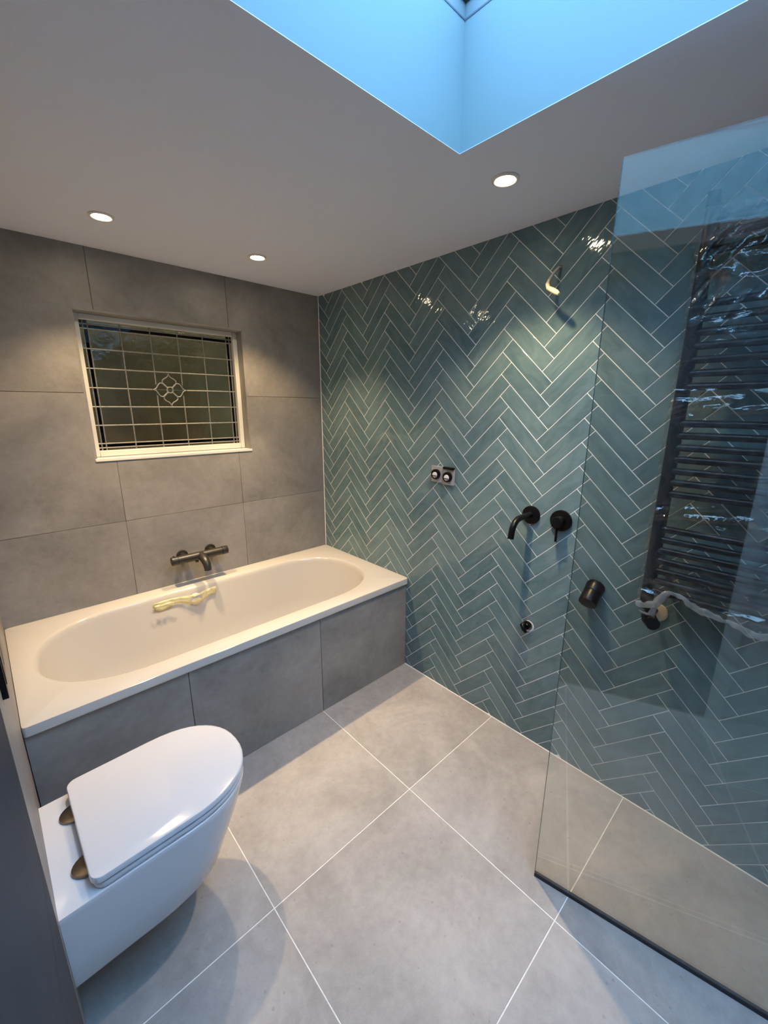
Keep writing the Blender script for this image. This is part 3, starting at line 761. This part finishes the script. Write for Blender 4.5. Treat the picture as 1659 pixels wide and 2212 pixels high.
# ---- plastic film round the radiator
fm = thing('plastic_wrap', 'crinkled clear plastic film wrapped over the towel radiator', 'plastic film', (-0.11, -2.2, 0.86))
NY, NZ = 90, 190
def hem_z(s):                                        # lower edge of the film along its width, s in metres from the left edge
    key = [(-0.05, 0.868), (0.03, 0.868), (0.06, 0.885), (0.085, 0.934), (0.11, 0.930), (0.17, 0.902), (0.24, 0.892), (0.30, 0.876), (0.36, 0.886), (0.60, 0.88)]
    for (a, za), (b, zb) in zip(key, key[1:]):
        if a <= s <= b: q = (s - a) / (b - a); q = q * q * (3 - 2 * q); return za + (zb - za) * q
    return 0.88
vs = []; fs = []
for j in range(NZ + 1):
    for i in range(NY + 1):
        s_ = -0.05 + 0.60 * i / NY
        zb = hem_z(s_); zt = 2.004 - 0.012 * abs(math.sin(9 * s_))
        z = zb + (zt - zb) * j / NZ
        if s_ < 0.0: x = -0.108 - s_ * 0.9; y = -1.9440 - 0.002 * math.sin(s_ * 40)       # wraps round the left upright
        elif s_ < 0.012: x = -0.108 + (0.012 - s_) * -0.0; y = -1.944 - s_
        else: x = -0.108; y = -1.944 - s_
        amp = 1.0
        gap = max(0.8 * math.exp(-((z - 1.835) / 0.045) ** 2), math.exp(-((z - 1.500) / 0.030) ** 2), math.exp(-((z - 1.180) / 0.035) ** 2), math.exp(-((z - 0.91) / 0.03) ** 2))
        p1 = V((s_ * 9, z * 7, 0.0)); d1 = V(((s_ * 0.8 - z * 0.6) * 26, (s_ * 0.6 + z * 0.8) * 7, 3.1)); h1 = V((s_ * 8 + z * 2, z * 31 - s_ * 5, 7.7))
        ridge = (1 - abs(noise.noise(d1)) * 2.0)
        rh = (1 - abs(noise.noise(h1)) * 2.0)
        top = 1.0 / (1.0 + math.exp(-(z - 1.72) * 22))
        dx = 0.004 * noise.noise(p1) + 0.0030 * noise.noise(p1 * 3.3) + 0.0012 * noise.noise(p1 * 9)
        dx += (0.004 + 0.012 * top) * ridge * ridge * max(0.15, top) + 0.015 * gap * rh * rh + 0.0018 * rh
        dx -= 0.004 * gap
        edge = min(1.0, max(0.25, (s_ + 0.03) / 0.05))
        vs.append((x - 0.004 - dx * edge * amp, y, z))
for j in range(NZ):
    for i in range(NY):
        a = j * (NY + 1) + i; fs.append((a, a + 1, a + NY + 2, a + NY + 1))
MB().add(vs, fs).build('film_sheet', 'film', fm, smooth=70)
hp = [(-0.122 - 0.003 * math.sin(k * 1.9), -1.946 - k * 0.0125, hem_z(k * 0.0125 + 0.002) + 0.002 * math.sin(k * 2.7)) for k in range(34)]
MB().tube(hp, [0.0050 + 0.0060 * abs(math.sin(k * 0.31 + 0.5)) + 0.002 * math.sin(k * 2.3) for k in range(34)], 10, flat=0.28).build('gathered_hem', 'film_hem', fm, smooth=60)
ribbon([(-0.122, -2.026, 0.932), (-0.123, -2.016, 0.915), (-0.122, -2.006, 0.893), (-0.120, -2.000, 0.870), (-0.116, -1.995, 0.848), (-0.112, -1.992, 0.832)], [0.006, 0.008, 0.009, 0.008, 0.010, 0.011], 'hanging_tail', 'film_hem', fm, 0.004, side=(0.1, -0.9, -0.4))
ribbon([(-0.112, -1.992, 0.838), (-0.112, -1.980, 0.836), (-0.112, -1.968, 0.837), (-0.112, -1.955, 0.842)], [0.004, 0.004, 0.0035, 0.001], 'torn_strip', 'film_hem', fm, 0.001)

# ---- glass shower screen
gs = thing('shower_screen', 'frameless clear glass shower screen with black floor seal at the right', 'glass screen', (-0.518, -1.887, 0))
P0 = V((-0.519, -1.883, 0.0)); D = V((0.20989, -0.97773, 0)); NN = V((-0.97773, -0.20989, 0))
LG = 1.53
def gfn(a, b, d):
    p = P0 + D * a + NN * d; return (p.x, p.y, b)
gl_ = MB()
gl_.prism([(0.0012, 0.010), (LG, 0.010), (LG, 2.0), (0.0012, 2.0)], gfn, -0.004, 0.004)
gl_.build('glass_pane', 'screen', gs)
MB().prism([(0.0, 0.010), (0.0012, 0.010), (0.0012, 2.0), (0.0, 2.0)], gfn, -0.0035, 0.0035).build('polished_edge', 'edge', gs)
MB().prism([(0.0, 0.0), (LG, 0.0), (LG, 0.012), (0.0, 0.012)], gfn, -0.0055, 0.0055).build('floor_seal', 'rubber', gs)

# ---- wall-hung toilet
TY = -1.152
to = thing('wall_hung_toilet', 'white wall-hung toilet with closed lid in front of the bath', 'toilet', (xl(TY) + 0.0005, TY, 0.0), math.radians(1.49))
def dshape(x0, x1, hw, z, a=None, n=2.25, rc=0.0, seg=22, back=None):
    a = a or hw * 1.3
    pts = []
    for k in range(seg + 1):
        th = -PI / 2 + PI * k / seg
        ct, st = max(0.0, math.cos(th)), math.sin(th)
        pts.append((x1 - a + a * ct ** (2 / n), hw * math.copysign(abs(st) ** (2 / n), st), z))
    bw = back or hw
    m_ = 5
    for k in range(m_ + 1):
        th = PI / 2 * k / m_; pts.append((x0 + rc - rc * math.sin(th), bw - rc + rc * math.cos(th), z))
    for k in range(m_ + 1):
        th = PI / 2 * k / m_; pts.append((x0 + rc - rc * math.cos(th), -bw + rc - rc * math.sin(th), z))
    return pts
ZP = 0.405
pan = MB().loft([dshape(0, 0.30, 0.150, 0.175, 0.17), dshape(0, 0.385, 0.172, 0.178, 0.20), dshape(0, 0.405, 0.178, 0.190, 0.205), dshape(0, 0.436, 0.1815, 0.26, 0.208), dshape(0, 0.468, 0.183, 0.33, 0.21),
                 dshape(0, 0.490, 0.1835, 0.39, 0.212), dshape(0, 0.491, 0.1835, ZP - .006, 0.212), dshape(0, 0.4895, 0.182, ZP - .0015, 0.211), dshape(0, 0.486, 0.179, ZP, 0.21)])
local(to, pan.build('pan', 'ceramic', to, smooth=35))
se = MB().loft([dshape(0.072, 0.489, 0.178, ZP + .002, 0.212, rc=.022), dshape(0.070, 0.491, 0.180, ZP + .005, 0.212, rc=.024), dshape(0.070, 0.491, 0.180, ZP + .014, 0.212, rc=.024), dshape(0.072, 0.489, 0.178, ZP + .017, 0.212, rc=.022)])
local(to, se.build('seat', 'seat', to, smooth=40))
ld_ = MB().loft([dshape(0.068, 0.490, 0.178, ZP + .0195, 0.212, rc=.022), dshape(0.065, 0.493, 0.181, ZP + .023, 0.212, rc=.025), dshape(0.065, 0.493, 0.181, ZP + .034, 0.212, rc=.025), dshape(0.067, 0.4905, 0.179, ZP + .0375, 0.211, rc=.024), dshape(0.072, 0.485, 0.174, ZP + .039, 0.21, rc=.022)])
local(to, ld_.build('lid', 'seat', to, smooth=40))
for y in (-0.092, 0.092):
    hg = []
    for r, z in ((0.034, ZP + .0002), (0.035, ZP + .003), (0.034, ZP + .0065), (0.031, ZP + .0078)):
        hg.append([(0.079 + r * 1.25 * math.cos(2 * PI * k / 24), y + r * math.sin(2 * PI * k / 24), z) for k in range(24)])
    local(to, MB().loft(hg).build('hinge', 'steel', to, smooth=40))

# ---- flush plate
fp = thing('flush_plate', 'black flush plate on the left wall above the toilet', 'flush plate', (xl(-1.15), -1.15, 0.917))
MB().prism([(1.045, 0.917), (1.250, 0.917), (1.250, 1.080), (1.045, 1.080)], left_fn, 0.0, 0.0100).build('plate', 'black', fp, bevel=0.001)
for a0, a1 in ((1.062, 1.140), (1.155, 1.233)):
    MB().prism([(a0, 0.940), (a1, 0.940), (a1, 1.057), (a0, 1.057)], left_fn, 0.0102, 0.0115).build('button', 'black', fp, bevel=0.0005)
